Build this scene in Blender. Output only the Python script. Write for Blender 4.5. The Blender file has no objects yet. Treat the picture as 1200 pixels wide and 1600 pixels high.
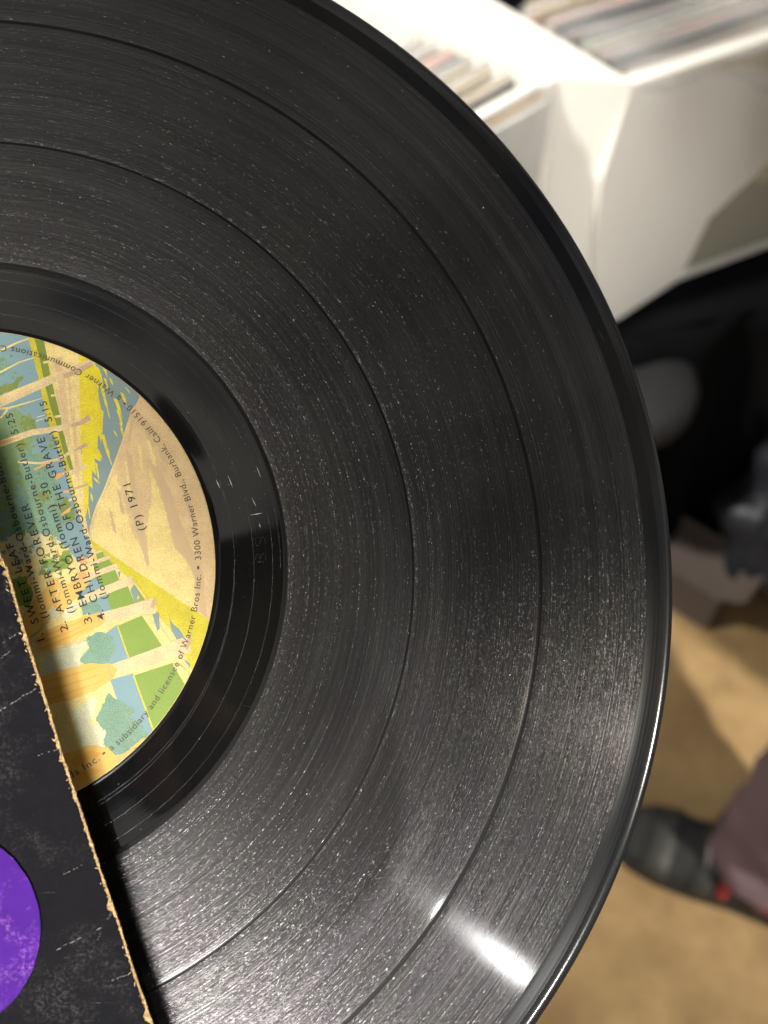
import bpy, bmesh, math, random
from mathutils import Vector, Matrix
from mathutils.geometry import tessellate_polygon
from mathutils import noise as mn
random.seed(7)
sc = bpy.context.scene
COL = sc.collection

# ------------------------------------------------------------------ frame of reference
F = 1610.67                                  # focal length in pixels of the 1200x1600 photograph
EYE = Vector((0, 0, 1.5))
# columns of M: photograph right, photograph down, viewing direction expressed in the world (Z up)
_dn = Vector((120, 1050, F)).normalized(); _up = -_dn
_iu = Vector((0, -1, 0)); _Y = (_iu - _up * _iu.dot(_up)).normalized(); _X = _Y.cross(_up)
M = Matrix((_X, _Y, _up))
def ray(px, py): return (M @ Vector(((px - 600) / F, (py - 800) / F, 1)))
def on_height(px, py, z):
    d = ray(px, py); return EYE + d * ((z - EYE.z) / d.z)
def on_plane(px, py, p0, n):
    d = ray(px, py); return EYE + d * ((p0 - EYE).dot(n) / d.dot(n))

# record frame: centre, x to the right, y up, z out of the playing surface
_u = Vector((-0.99504464, 0, -0.09942923)); _v = Vector((0.0115386, 0.99324356, -0.11547335))
_n = Vector((0.09875744, -0.11604841, -0.98832168))
_c = Vector((-86.27916, 11.98970, 212.89135)) / 1000
DX, DY, DN = M @ (-_u), M @ (-_v), M @ _n
DC = EYE + M @ _c
DISC = Matrix(((DX.x, DY.x, DN.x, DC.x), (DX.y, DY.y, DN.y, DC.y), (DX.z, DY.z, DN.z, DC.z), (0, 0, 0, 1)))
DINV = DISC.inverted()
def disc_xy(px, py, h=0.0):                   # photograph pixel -> point in the record frame at height h (m)
    p = on_plane(px, py, DC + DN * h, DN); q = DINV @ p; return Vector((q.x, q.y, h))
def disc_dir(x, y, z): return (DX * x + DY * y + DN * z).normalized()

# ------------------------------------------------------------------ camera
cd = bpy.data.cameras.new("camera"); cam = bpy.data.objects.new("camera", cd); COL.objects.link(cam); sc.camera = cam
R = Matrix((M @ Vector((1, 0, 0)), M @ Vector((0, -1, 0)), M @ Vector((0, 0, -1)))).transposed()
cam.matrix_world = Matrix.Translation(EYE) @ R.to_4x4()
cd.sensor_fit = 'VERTICAL'; cd.sensor_height = 36; cd.sensor_width = 27; cd.lens = F / 1600 * 36
cd.clip_start = 0.005; cd.clip_end = 60
cd.dof.use_dof = True; cd.dof.focus_distance = 0.2165; cd.dof.aperture_fstop = 12.5; cd.dof.aperture_blades = 0

# ------------------------------------------------------------------ light of the shop
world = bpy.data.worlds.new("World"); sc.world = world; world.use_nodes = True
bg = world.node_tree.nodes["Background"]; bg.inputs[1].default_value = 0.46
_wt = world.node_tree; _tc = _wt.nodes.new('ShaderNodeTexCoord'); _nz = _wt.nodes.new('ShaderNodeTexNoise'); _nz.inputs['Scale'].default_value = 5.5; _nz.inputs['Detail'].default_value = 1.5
_rp = _wt.nodes.new('ShaderNodeValToRGB'); _rp.color_ramp.elements[0].position = .40; _rp.color_ramp.elements[0].color = (.20, .22, .27, 1); _rp.color_ramp.elements[1].position = .56; _rp.color_ramp.elements[1].color = (1.25, 1.18, 1.05, 1)  # invented light and dark patches, added to band the reflections in the vinyl
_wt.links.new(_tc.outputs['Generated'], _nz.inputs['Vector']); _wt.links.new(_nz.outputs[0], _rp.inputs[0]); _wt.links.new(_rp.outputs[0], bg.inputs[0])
sc.view_settings.view_transform = 'Standard'; sc.view_settings.look = 'None'
sc.view_settings.exposure = 0; sc.view_settings.gamma = 1
def lamp(name, pos, target, diameter, power, color=(1, .93, .82), spread=180):
    ld = bpy.data.lights.new(name, 'AREA'); ld.shape = 'DISK'; ld.size = diameter; ld.energy = power; ld.color = color
    ld.spread = math.radians(spread)
    o = bpy.data.objects.new(name, ld); COL.objects.link(o); o.location = pos
    o.rotation_euler = (target - pos).to_track_quat('-Z', 'Y').to_euler(); return o
LA = disc_dir(-.36, .06, .93); LC = disc_dir(-.15, -.47, .87); LD = disc_dir(.03, -.49, .87)
_sp = on_plane(796, 1506, DC, DN); _v = (EYE - _sp).normalized(); LB = (DN * (2 * _v.dot(DN)) - _v).normalized()
lamp('ceiling_spot_key', DC + LA * 2.0, DC + DX * .03, .07, .10, (1, .93, .83), 16)
lamp('ceiling_spot_glare', _sp + LB * 2.2, DC + DX * .06, .036, .075, (1, .98, .95), 16)
lamp('ceiling_panel_row', DC + LC * 2.3, DC + DX * .06, .5, .85, (1, .97, .93), 16)
lamp('ceiling_panel_far_row', DC + LD * 2.4, DC + DX * .06, .5, 1.1, (1, .97, .93), 16)
lamp('ceiling_spot_bins', Vector((-1.2, .45, 2.9)), Vector((.15, .98, .6)), .16, 3.8, (1, .96, .89), 34)
lamp('ceiling_spot_floor', Vector((1.3, -.9, 2.7)), Vector((.38, .6, 0)), .12, 9.5, (1, .93, .82), 44)

# ------------------------------------------------------------------ helpers
def lin(c):
    return tuple(((x / 255) / 12.92 if x / 255 <= .04045 else ((x / 255 + .055) / 1.055) ** 2.4) for x in c) + (1,)
def link(name, me, parent=None, m=None, kind=None):
    o = bpy.data.objects.new(name, me); COL.objects.link(o)
    if parent: o.parent = parent
    if m is not None and me is not None:
        for mm in (m if isinstance(m, (list, tuple)) else [m]): me.materials.append(mm)
    if kind: o['kind'] = kind
    return o
def empty(name, mw=None, loc=None):
    o = bpy.data.objects.new(name, None); COL.objects.link(o); o.empty_display_size = .02
    if mw is not None: o.matrix_world = mw
    if loc is not None: o.location = loc
    return o
def tag(o, label, cat, group=None):
    o['label'] = label; o['category'] = cat
    if group: o['group'] = group
    return o
def mesh(name, vs, fs, smooth=False):
    me = bpy.data.meshes.new(name); me.from_pydata([tuple(v) for v in vs], [], fs); me.update()
    if smooth:
        for p in me.polygons: p.use_smooth = True
    return me
def bm_mesh(name, bm, smooth=False):
    me = bpy.data.meshes.new(name); bmesh.ops.recalc_face_normals(bm, faces=bm.faces); bm.to_mesh(me); bm.free()
    if smooth:
        for p in me.polygons: p.use_smooth = True
    return me
def prism(poly, n, t):                        # planar polygon (3D points) given thickness t along n
    n = Vector(n); k = len(poly); bm = bmesh.new()
    a = [bm.verts.new(Vector(p)) for p in poly]; b = [bm.verts.new(Vector(p) + n * t) for p in poly]
    tris = tessellate_polygon([[Vector(p) for p in poly]])
    for tr in tris:
        try: bm.faces.new([a[i] for i in tr]); bm.faces.new([b[i] for i in reversed(tr)])
        except ValueError: pass
    for i in range(k): bm.faces.new([a[i], a[(i + 1) % k], b[(i + 1) % k], b[i]])
    return bm
class N:                                       # little node helper
    def __init__(s, name):
        s.m = bpy.data.materials.new(name); s.m.use_nodes = True; s.t = s.m.node_tree; s.p = s.t.nodes["Principled BSDF"]
    def n(s, typ, **kw):
        nd = s.t.nodes.new(typ)
        for k, v in kw.items():
            if k.startswith('i_'): nd.inputs[k[2:].replace('_', ' ')].default_value = v
            else: setattr(nd, k, v)
        return nd
    def l(s, a, b): s.t.links.new(a, b)
    def put(s, x, sock):
        if hasattr(x, 'is_output') or hasattr(x, 'links'): s.l(x, sock)
        else: sock.default_value = x
    def math(s, op, a, b=None, c=None, clamp=False):
        nd = s.t.nodes.new('ShaderNodeMath'); nd.operation = op; nd.use_clamp = clamp
        for i, x in enumerate((a, b, c)):
            if x is not None: s.put(x, nd.inputs[i])
        return nd.outputs[0]
    def vm(s, op, a, b=None, scale=None):
        nd = s.t.nodes.new('ShaderNodeVectorMath'); nd.operation = op
        s.put(a, nd.inputs[0])
        if b is not None: s.put(b, nd.inputs[1])
        if scale is not None: s.put(scale, nd.inputs['Scale'])
        return nd.outputs[0]
    def noise(s, vec, scale, detail=2, rough=.5, dim='3D'):
        nd = s.t.nodes.new('ShaderNodeTexNoise'); nd.noise_dimensions = dim
        if dim == '1D': s.put(vec, nd.inputs['W'])
        else: s.put(vec, nd.inputs['Vector'])
        nd.inputs['Scale'].default_value = scale; nd.inputs['Detail'].default_value = detail; nd.inputs['Roughness'].default_value = rough
        return nd.outputs[0]
    def ramp(s, x, stops, interp='LINEAR'):
        nd = s.t.nodes.new('ShaderNodeValToRGB'); nd.color_ramp.interpolation = interp
        e = nd.color_ramp.elements
        while len(e) < len(stops): e.new(.5)
        for i, (p, c) in enumerate(stops):
            e[i].position = p; e[i].color = c if isinstance(c, (tuple, list)) else (c, c, c, 1)
        s.put(x, nd.inputs[0]); return nd.outputs[0]
    def mix(s, f, a, b):
        nd = s.t.nodes.new('ShaderNodeMix'); nd.data_type = 'RGBA'
        s.put(f, nd.inputs[0]); s.put(a, nd.inputs[6]); s.put(b, nd.inputs[7]); return nd.outputs[2]
    def obj(s, k=1000.0):
        tc = s.t.nodes.new('ShaderNodeTexCoord'); return s.vm('SCALE', tc.outputs['Object'], scale=k)
    def bump(s, h, strength, dist):
        nd = s.t.nodes.new('ShaderNodeBump'); nd.inputs['Strength'].default_value = strength; nd.inputs['Distance'].default_value = dist
        s.put(h, nd.inputs['Height']); s.l(nd.outputs[0], s.p.inputs['Normal'])
def plain(name, c, rough=.6, var=.12, scale=60, bump=0, metallic=0):
    q = N(name); co = q.obj(1.0); nz = q.noise(co, scale, 4, .6)
    c = lin(c); d = tuple(x * (1 - var) for x in c[:3]) + (1,); e = tuple(min(1, x * (1 + var)) for x in c[:3]) + (1,)
    q.l(q.mix(nz, d, e), q.p.inputs['Base Color']); q.p.inputs['Roughness'].default_value = rough; q.p.inputs['Metallic'].default_value = metallic
    if bump: q.bump(nz, .6, bump)
    return q.m

# ------------------------------------------------------------------ vinyl
def polar(q):
    o = q.obj(); sp = q.t.nodes.new('ShaderNodeSeparateXYZ'); q.l(o, sp.inputs[0])
    x, y = sp.outputs[0], sp.outputs[1]
    r = q.math('SQRT', q.math('ADD', q.math('MULTIPLY', x, x), q.math('MULTIPLY', y, y)))
    th = q.math('ARCTAN2', y, q.math('MULTIPLY', x, -1.0)); th = q.math('MULTIPLY', th, -1.0)
    th = q.math('ARCTAN2', y, x)
    def vec(a, b, c=None):
        cb = q.t.nodes.new('ShaderNodeCombineXYZ'); q.put(a, cb.inputs[0]); q.put(b, cb.inputs[1])
        if c is not None: q.put(c, cb.inputs[2])
        return cb.outputs[0]
    T = vec(q.math('MULTIPLY', y, -1.0), x, 0.0); E_ = vec(x, y, 0.0)
    def tow(v):
        vt = q.t.nodes.new('ShaderNodeVectorTransform'); vt.vector_type = 'VECTOR'; vt.convert_from = 'OBJECT'; vt.convert_to = 'WORLD'
        q.l(v, vt.inputs[0]); return q.vm('NORMALIZE', vt.outputs[0])
    return r, th, vec, tow(T), tow(E_)
def vinyl_material(name, grooved=True, wig=1.0, lines=1.0, rough=.25, aniso=.45, spec=.5, ior=1.5):
    TW, RW = .18 * wig, .38 * wig
    q = N(name); r, th, vec, T, E_ = polar(q)
    geo = q.t.nodes.new('ShaderNodeNewGeometry'); tc = q.obj()
    arc = q.math('MULTIPLY', th, 105.0)
    p = q.p
    # broad noise tint: soft ceiling reflections painted into the base colour
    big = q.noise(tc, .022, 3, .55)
    sheen_tint = q.ramp(big, [(.36, .0), (.62, 1.0)])
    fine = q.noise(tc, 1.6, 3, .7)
    base = q.mix(sheen_tint, (.0018, .0022, .003, 1), (.0048, .0050, .0046, 1) if grooved else (.006, .0056, .005, 1))
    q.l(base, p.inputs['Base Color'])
    p.inputs['IOR'].default_value = ior; p.inputs['Specular IOR Level'].default_value = spec
    if grooved:
        loud1 = q.noise(r, .55, 4, .65, '1D'); loud = q.math('MULTIPLY', q.ramp(loud1, [(.32, .25), (.66, 1.0)]), q.ramp(q.noise(q.math('ADD', r, 77.0), 3.6, 2, .6, '1D'), [(.40, .14), (.60, 1.45)]))
        ln = q.noise(r, 3.2, 2, .6, '1D'); ln2 = q.noise(q.math('ADD', r, 300.0), 9.0, 1, .5, '1D')
        # groove modulation: short bright flecks stretched along the groove
        def cells(kr, ka, seed):
            pv = vec(q.math('MULTIPLY', r, kr), q.math('MULTIPLY', arc, ka), seed); vo = q.t.nodes.new('ShaderNodeTexVoronoi')
            vo.inputs['Scale'].default_value = 1.0; q.l(pv, vo.inputs['Vector'])
            sp = q.t.nodes.new('ShaderNodeSeparateColor'); q.l(vo.outputs['Color'], sp.inputs[0]); return sp.outputs
        def heavy(x, k):                                  # mostly flat, now and then a steep facet
            d = q.math('SUBTRACT', x, .5); return q.math('MULTIPLY', q.math('MULTIPLY', d, q.math('ADD', q.math('MULTIPLY', q.math('ABSOLUTE', d), 2.0), .25)), k)
        c1 = cells(5.0, 3.0, .3); c2 = cells(4.0, 1.0, 7.7)
        wt = q.math('MULTIPLY', q.math('ADD', heavy(c1[0], TW), heavy(c2[0], TW * .5)), loud)
        wr = q.math('MULTIPLY', q.math('ADD', heavy(c1[1], RW), heavy(c2[1], RW * .6)), loud)
        wr = q.math('ADD', wr, q.math('MULTIPLY', q.math('SUBTRACT', ln, .5), .22 * lines))
        wr = q.math('ADD', wr, q.math('MULTIPLY', q.math('SUBTRACT', ln2, .5), .10 * lines))
        nn = q.vm('ADD', geo.outputs['Normal'], q.vm('SCALE', T, scale=wt))
        nn = q.vm('NORMALIZE', q.vm('ADD', nn, q.vm('SCALE', E_, scale=wr)))
        q.l(nn, p.inputs['Normal'])
        q.l(q.math('ADD', q.math('MULTIPLY', fine, .10), rough - .05), p.inputs['Roughness'])
        p.inputs['Anisotropic'].default_value = aniso; q.l(E_, p.inputs['Tangent'])
        p.inputs['Anisotropic Rotation'].default_value = 0.0
        # fine uneven concentric threads: gleam of dusty grooves painted into base colour
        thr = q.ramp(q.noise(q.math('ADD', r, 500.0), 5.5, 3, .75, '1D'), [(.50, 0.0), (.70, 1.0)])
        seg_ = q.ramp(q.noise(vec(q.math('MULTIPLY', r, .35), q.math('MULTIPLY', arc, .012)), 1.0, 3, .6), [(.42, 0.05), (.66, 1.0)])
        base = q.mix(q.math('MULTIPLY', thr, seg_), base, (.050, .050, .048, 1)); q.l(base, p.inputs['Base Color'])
        thr2 = q.ramp(q.noise(q.math('ADD', r, 900.0), 2.4, 5, .85, '1D'), [(.40, .10), (.60, .62)])
        q.l(thr2, p.inputs['Specular IOR Level'])
        # faint diffraction colour
        hue = q.t.nodes.new('ShaderNodeHueSaturation'); hue.inputs['Color'].default_value = (1, .72, .72, 1)
        q.l(q.noise(vec(q.math('MULTIPLY', r, .16), q.math('MULTIPLY', arc, .05)), 1.0, 4, .7), hue.inputs['Hue'])
        hue.inputs['Saturation'].default_value = .35
        q.l(hue.outputs[0], p.inputs['Specular Tint'])
        # smooth land between grooves keeps a sharp reflection
        g2 = q.n('ShaderNodeBsdfPrincipled'); g2.inputs['Base Color'].default_value = (.004, .004, .004, 1); g2.inputs['IOR'].default_value = 1.5
        g2.inputs['Roughness'].default_value = .10; g2.inputs['Anisotropic'].default_value = .93; q.l(E_, g2.inputs['Tangent'])
        g3 = q.n('ShaderNodeBsdfPrincipled'); q.l(base, g3.inputs['Base Color']); g3.inputs['IOR'].default_value = 1.5
        g3.inputs['Roughness'].default_value = .42; g3.inputs['Anisotropic'].default_value = .7; q.l(E_, g3.inputs['Tangent'])
        ms = q.n('ShaderNodeMixShader'); ms.inputs[0].default_value = .22; q.l(p.outputs[0], ms.inputs[1]); q.l(g2.outputs[0], ms.inputs[2])
        m2 = q.n('ShaderNodeMixShader'); m2.inputs[0].default_value = .20; q.l(ms.outputs[0], m2.inputs[1]); q.l(g3.outputs[0], m2.inputs[2])
        q.l(m2.outputs[0], q.t.nodes['Material Output'].inputs[0])
    else:
        ln = q.noise(r, 2.2, 3, .6, '1D')
        wr = q.math('MULTIPLY', q.math('SUBTRACT', ln, .5), .03 * lines)
        q.l(q.vm('NORMALIZE', q.vm('ADD', geo.outputs['Normal'], q.vm('SCALE', E_, scale=wr))), p.inputs['Normal'])
        q.l(q.math('ADD', q.math('MULTIPLY', fine, .05), rough), p.inputs['Roughness'])
    return q.m
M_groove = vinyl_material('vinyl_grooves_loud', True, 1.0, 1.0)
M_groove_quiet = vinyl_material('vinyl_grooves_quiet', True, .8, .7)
M_smooth = vinyl_material('vinyl_smooth', False, rough=.03, ior=1.62)
M_seat = vinyl_material('vinyl_label_seat', False, rough=.2, spec=.1)
M_lead = vinyl_material('vinyl_lead_in', False, rough=.2, lines=3.5, spec=.14)
M_rim = vinyl_material('vinyl_rim', False, rough=.12, lines=1.5, spec=.6)
M_gap = vinyl_material('vinyl_gap', False, rough=.35, lines=3.0, spec=.08)

record = tag(empty('vinyl_record', DISC.copy()), 'black vinyl LP record with a yellow and green picture label, pulled from its jacket', 'record')
def ring(name, prof, m, seg=720):              # prof: (r mm, z mm) lathed about the spindle axis
    vs = []; fs = []; k = len(prof)
    for i in range(seg):
        a = 2 * math.pi * i / seg; ca, sa = math.cos(a), math.sin(a)
        for r, z in prof: vs.append((r * ca / 1000, r * sa / 1000, z / 1000))
    for i in range(seg):
        j = (i + 1) % seg
        for t in range(k - 1): fs.append((i * k + t, i * k + t + 1, j * k + t + 1, j * k + t))
    return link(name, mesh(name, vs, fs, True), record, m)
ring('label_seat', [(3.6, -.02), (50.9, -.02), (51.4, -.02), (51.7, -.14)], M_seat)
ring('run_out_area', [(51.7, -.14), (52.2, -.2), (58, -.21), (64.6, -.21), (65.2, -.16)], M_smooth)
def band(r0, r1, m):
    ring('groove_band', [(r0, -.10), (r0 + .5, -.065), (r0 + 1.1, -.045), (r0 + 1.8, -.04), (r1 - 1.8, -.04)] + ([(r1, -.05)] if r1 > 140 else [(r1 - 1.1, -.045), (r1 - .5, -.065), (r1, -.10)]), m)
ring('track_gap', [(65.2, -.16), (65.5, -.13), (65.9, -.12), (66.2, -.10)], M_gap)
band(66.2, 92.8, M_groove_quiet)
ring('track_gap', [(92.8, -.10), (92.95, -.13), (93.2, -.13), (93.35, -.10)], M_gap)
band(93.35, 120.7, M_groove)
ring('track_gap', [(120.7, -.10), (120.9, -.14), (121.2, -.14), (121.4, -.10)], M_gap)
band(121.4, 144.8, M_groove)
ring('lead_in_area', [(144.8, -.05), (145.3, -.07), (146.3, -.075), (147.2, -.055), (147.9, -.02)], M_lead)
ring('rim', [(147.9, -.02), (148.5, .05), (149.0, .10), (149.5, .11), (150.1, .05), (150.5, -.07), (150.7, -.2), (150.8, -.5),
             (150.7, -.8), (150.4, -1.1), (149.8, -1.3), (149.0, -1.36), (148, -1.25)], M_rim)
ring('underside', [(148, -1.25), (146, -1.0), (90, -1.0), (52, -1.15), (3.6, -1.2)], M_lead, 360)
ring('spindle_hole', [(3.6, -1.2), (3.6, .03)], M_smooth, 48)

# spiral run-out groove cut in the smooth area, a fine raised-lip thread
def spiral(name, r0, r1, a0, a1, w, z, m, wob=0):
    bm = bmesh.new(); prev = None; k = int((a1 - a0) * 60)
    for i in range(k + 1):
        t = i / k; a = a0 + (a1 - a0) * t; r = r0 + (r1 - r0) * t + wob * mn.noise(Vector((a * 3, r0, 0)))
        row = [bm.verts.new(((r + d * w) * math.cos(a) / 1000, (r + d * w) * math.sin(a) / 1000, (z + h * w * .5) / 1000)) for d, h in ((-1, 0), (-.5, .8), (0, 1), (.5, .8), (1, 0))]
        if prev:
            for j in range(4): bm.faces.new((prev[j], prev[j + 1], row[j + 1], row[j]))
        prev = row
    return link(name, bm_mesh(name, bm, True), record, m)
M_thread = vinyl_material('vinyl_thread', False, rough=.2)
spiral('run_out_groove', 64.6, 62.8, 0, 2.2 * math.pi, .045, -.21, M_thread)
spiral('run_out_groove', 62.8, 59.0, 2.2 * math.pi, 4 * math.pi, .05, -.21, M_thread)
spiral('run_out_groove', 59.0, 54.9, 4 * math.pi, 6 * math.pi, .05, -.21, M_thread)
spiral('run_out_groove', 54.9, 54.8, 0, 2 * math.pi, .05, -.21, M_thread)

# etched and scratched marks, dust
M_mark = plain('bright_scratch', (190, 185, 175), .35, .2, 3000)
M_dust = plain('pale_dust', (205, 198, 182), .8, .3, 3000)
M_faint = plain('faint_etching', (36, 35, 37), .4, .2, 3000)
def sliver(bm, p, q, w, z):
    d = (q - p); nrm = Vector((-d.y, d.x, 0)).normalized() * w / 2; m = (p + q) / 2; up = Vector((0, 0, z + w * .3)); z0 = Vector((0, 0, z))
    a = bm.verts.new(p + z0); b = bm.verts.new(m + nrm + z0); c = bm.verts.new(q + z0); e = bm.verts.new(m - nrm + z0); f = bm.verts.new(m + up)
    for t in ((a, b, f), (b, c, f), (c, e, f), (e, a, f)): bm.faces.new(t)
def marks(name, segs, w, m, z=-.205e-3, kind=None):
    for s in segs:
        bm = bmesh.new(); sliver(bm, disc_xy(s[0], s[1]).xy.to_3d(), disc_xy(s[2], s[3]).xy.to_3d(), w, z)
        link(name, bm_mesh(name, bm), record, m)
marks('etched_mark', [(337, 748, 344, 764), (356, 742, 364, 763), (400, 727, 408, 747), (393, 777, 400, 791), (389, 805, 412, 801), (405, 817, 407, 825)], .00016, M_mark)
marks('etched_mark', [(37, 452, 34, 462), (51, 450, 47, 465), (60, 459, 58, 464), (250, 566, 253, 574), (262, 562, 246, 568), (258, 573, 264, 562), (283, 592, 280, 600),
                      (270, 575, 275, 580), (275, 590, 283, 582), (290, 585, 288, 594)], .0001, M_faint)
def glyph_segs(pts, cx, cy, s): return [(cx + a * s, cy + b * s, cx + c * s, cy + d * s) for a, b, c, d in pts]
S_ = [(1, -.8, .2, -1), (.2, -1, -.6, -.9), (-.6, -.9, -.6, -.2), (-.6, -.2, .9, .1), (.9, .1, .9, .8), (.9, .8, -.6, .9)]
rot = lambda g: [(b, -a, d, -c) for a, b, c, d in g]
B_ = [(-.8, -1, -.8, 1), (-.8, -1, .6, -.8), (.6, -.8, .5, -.1), (.5, -.1, -.8, 0), (-.2, 0, .8, .3), (.8, .3, .6, .9), (.6, .9, -.8, 1)]
bm = bmesh.new()
for g, y in ((S_, 847), (B_, 871)):
    for s in glyph_segs(rot(g), 407, y, 8.5): sliver(bm, disc_xy(s[0], s[1]).xy.to_3d(), disc_xy(s[2], s[3]).xy.to_3d(), .00012, -.205e-3)
link('stamped_letters', bm_mesh('stamped_letters', bm), record, M_faint)
bm = bmesh.new(); rd = random.Random(3)
centres = [(rd.uniform(.02, .145), rd.uniform(-1.8, 1.7)) for _ in range(26)]
for i in range(2300):
    if i < 700:
        r0, a0 = rd.choice(centres[:14]); x = r0 * math.cos(a0) + rd.gauss(0, .009); y = r0 * math.sin(a0) + rd.gauss(0, .009)
    else:
        rr = .066 + .083 * rd.random() ** .8; a = rd.uniform(-1.7, 1.75); x = rr * math.cos(a); y = rr * math.sin(a)
    rr = math.hypot(x, y)
    if rr < .052 or rr > .149: continue
    z = -.205e-3 if rr < .0652 else (-.04e-3 if rr < .1436 else .0)
    if rr > .1436: continue
    s = 10 ** rd.uniform(-4.45, -3.85) * (1.5 if rd.random() < .03 else 1); th = math.atan2(y, x) + math.pi / 2 + rd.gauss(0, .9)
    L = s * rd.uniform(.8, 2.6); dv = Vector((math.cos(th), math.sin(th), 0)) * L / 2; p = Vector((x, y, 0))
    sliver(bm, p - dv, p + dv, s * .7, z)
link('dust_specks', bm_mesh('dust_specks', bm), record, M_dust, 'stuff')
# hair scratches on the playing surface
bm = bmesh.new()
for s in [(312, 27, 318, 38), (287, 246, 290, 262), (300, 244, 303, 255), (371, 240, 375, 232), (372, 238, 381, 244), (356, 434, 366, 447), (935, 514, 946, 538), (596, 650, 606, 676), (632, 1092, 664, 1080), (590, 648, 596, 664)]:
    sliver(bm, disc_xy(s[0], s[1]).xy.to_3d(), disc_xy(s[2], s[3]).xy.to_3d(), .00011, -.035e-3)
for k in range(16):                                # faint curved handling scratches that cross the grooves
    a = rd.uniform(-1.4, 1.4); rr = rd.uniform(.07, .14); p = Vector((rr * math.cos(a), rr * math.sin(a), 0)); h = rd.uniform(0, 6.28); L = rd.uniform(.0012, .004)
    for j in range(rd.randint(3, 7)):
        q_ = p + Vector((math.cos(h), math.sin(h), 0)) * L; sliver(bm, p, q_, .00006, -.035e-3); p = q_; h += rd.gauss(.05, .06)
link('surface_scratches', bm_mesh('surface_scratches', bm), record, M_faint, 'stuff')

# ------------------------------------------------------------------ paper label
def ink(name, a, b, scale=4.5, cut=.5, soft=.06, rough=.55):
    q = N(name); co = q.obj(); n1 = q.noise(co, scale, 2, .7); n2 = q.noise(co, .25, 3, .6)
    f = q.math('ADD', n1, q.math('MULTIPLY', q.math('SUBTRACT', n2, .5), .35))
    a = tuple(x * .77 for x in a); b = tuple(x * .72 for x in b)
    q.l(q.mix(q.ramp(f, [(cut - soft, 0.0), (cut + soft, 1.0)]), lin(a), lin(b)), q.p.inputs['Base Color'])
    q.p.inputs['Roughness'].default_value = rough; q.p.inputs['Specular IOR Level'].default_value = .35
    q.bump(q.noise(co, 5, 3, .6), .25, .00003); return q.m
INK = {
 'cream': ink('ink_cream', (248, 224, 142), (238, 208, 126)), 'peach': ink('ink_peach', (232, 200, 142), (222, 186, 132)),
 'tan': ink('ink_tan', (206, 172, 128), (226, 196, 140), 6), 'yellow': ink('ink_yellow', (240, 222, 10), (232, 210, 20)),
 'mustard': ink('ink_mustard', (222, 206, 30), (206, 190, 22)), 'blue': ink('ink_blue', (122, 156, 166), (140, 172, 170)),
 'steel': ink('ink_steel', (120, 146, 152), (140, 160, 150)), 'teal': ink('ink_teal', (128, 166, 138), (112, 150, 120)),
 'leaf': ink('ink_leaf', (120, 160, 110), (140, 160, 84)), 'olive': ink('ink_olive', (134, 148, 50), (116, 140, 66)),
 'lawn': ink('ink_lawn', (124, 156, 46), (146, 172, 60)), 'hedge': ink('ink_hedge', (118, 136, 34), (136, 152, 50)),
 'orange': ink('ink_orange', (238, 180, 66), (242, 202, 104)), 'rust': ink('ink_rust', (226, 162, 84), (238, 190, 120)),
 'pale': ink('ink_pale', (226, 222, 178), (206, 206, 168)), 'trunk': ink('ink_trunk', (240, 216, 160), (224, 192, 138)),
 'gold': ink('ink_gold', (236, 168, 40), (240, 184, 70)), 'shade': ink('ink_bark', (212, 178, 134), (198, 164, 124)),
}
KEYS = list(INK)
paper = ring('paper_label', [(3.7, -.02), (3.7, .06), (50.8, .06), (50.85, .02), (50.9, -.03)], INK['cream'], 360)
art_v, art_f, art_m = [], [], []
CIRC = [Vector((50.78e-3 * math.cos(2 * math.pi * i / 180), 50.78e-3 * math.sin(2 * math.pi * i / 180))) for i in range(180)]
def clip(poly):
    out = poly
    for i in range(180):
        a, b = CIRC[i], CIRC[(i + 1) % 180]; e = b - a; inp = out; out = []
        if not inp: return []
        for j in range(len(inp)):
            p, q = inp[j - 1], inp[j]
            sp = e.x * (p.y - a.y) - e.y * (p.x - a.x); sq = e.x * (q.y - a.y) - e.y * (q.x - a.x)
            if (sp < 0) != (sq < 0): out.append(p + (q - p) * (sp / (sp - sq)))
            if sq >= 0: out.append(q)
    return out
layer = [0]
def shape(key, pts, rough=0, step=3, seed=0, smooth=False):    # pts in photograph pixels on the label plane
    if rough:
        res = []
        for i in range(len(pts)):
            a, b = Vector(pts[i]), Vector(pts[(i + 1) % len(pts)]); L = (b - a).length; k = max(1, int(L / step))
            nr = Vector((-(b - a).y, (b - a).x)).normalized()
            for j in range(k):
                t = j / k; q = a.lerp(b, t); w = mn.noise(Vector((q.x * .11, q.y * .11, seed))) * 1.2 + mn.noise(Vector((q.x * .45, q.y * .45, seed + 9))) * .9 + (mn.noise(Vector((q.x * 1.3, q.y * 1.3, seed + 5))) * .7 if rough > 1.5 else 0)
                res.append(q + nr * w * rough)
        pts = res
    poly = [disc_xy(p[0], p[1], .06e-3).xy for p in pts]
    poly = clip(poly)
    if len(poly) < 3: return
    layer[0] += 1; z = (.064 + .0022 * layer[0]) * 1e-3
    P3 = [Vector((p.x, p.y, z)) for p in poly]; base = len(art_v); art_v.extend(P3)
    for t in tessellate_polygon([P3]):
        a, b, c = (P3[i] for i in t)
        t = t if (b - a).cross(c - a).z > 0 else tuple(reversed(t))
        art_f.append(tuple(base + i for i in t)); art_m.append(KEYS.index(key))
def shapes(key, lst, **k):
    z0 = layer[0]
    for s in lst: layer[0] = z0; shape(key, s, **k)
    layer[0] = z0 + 1
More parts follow.
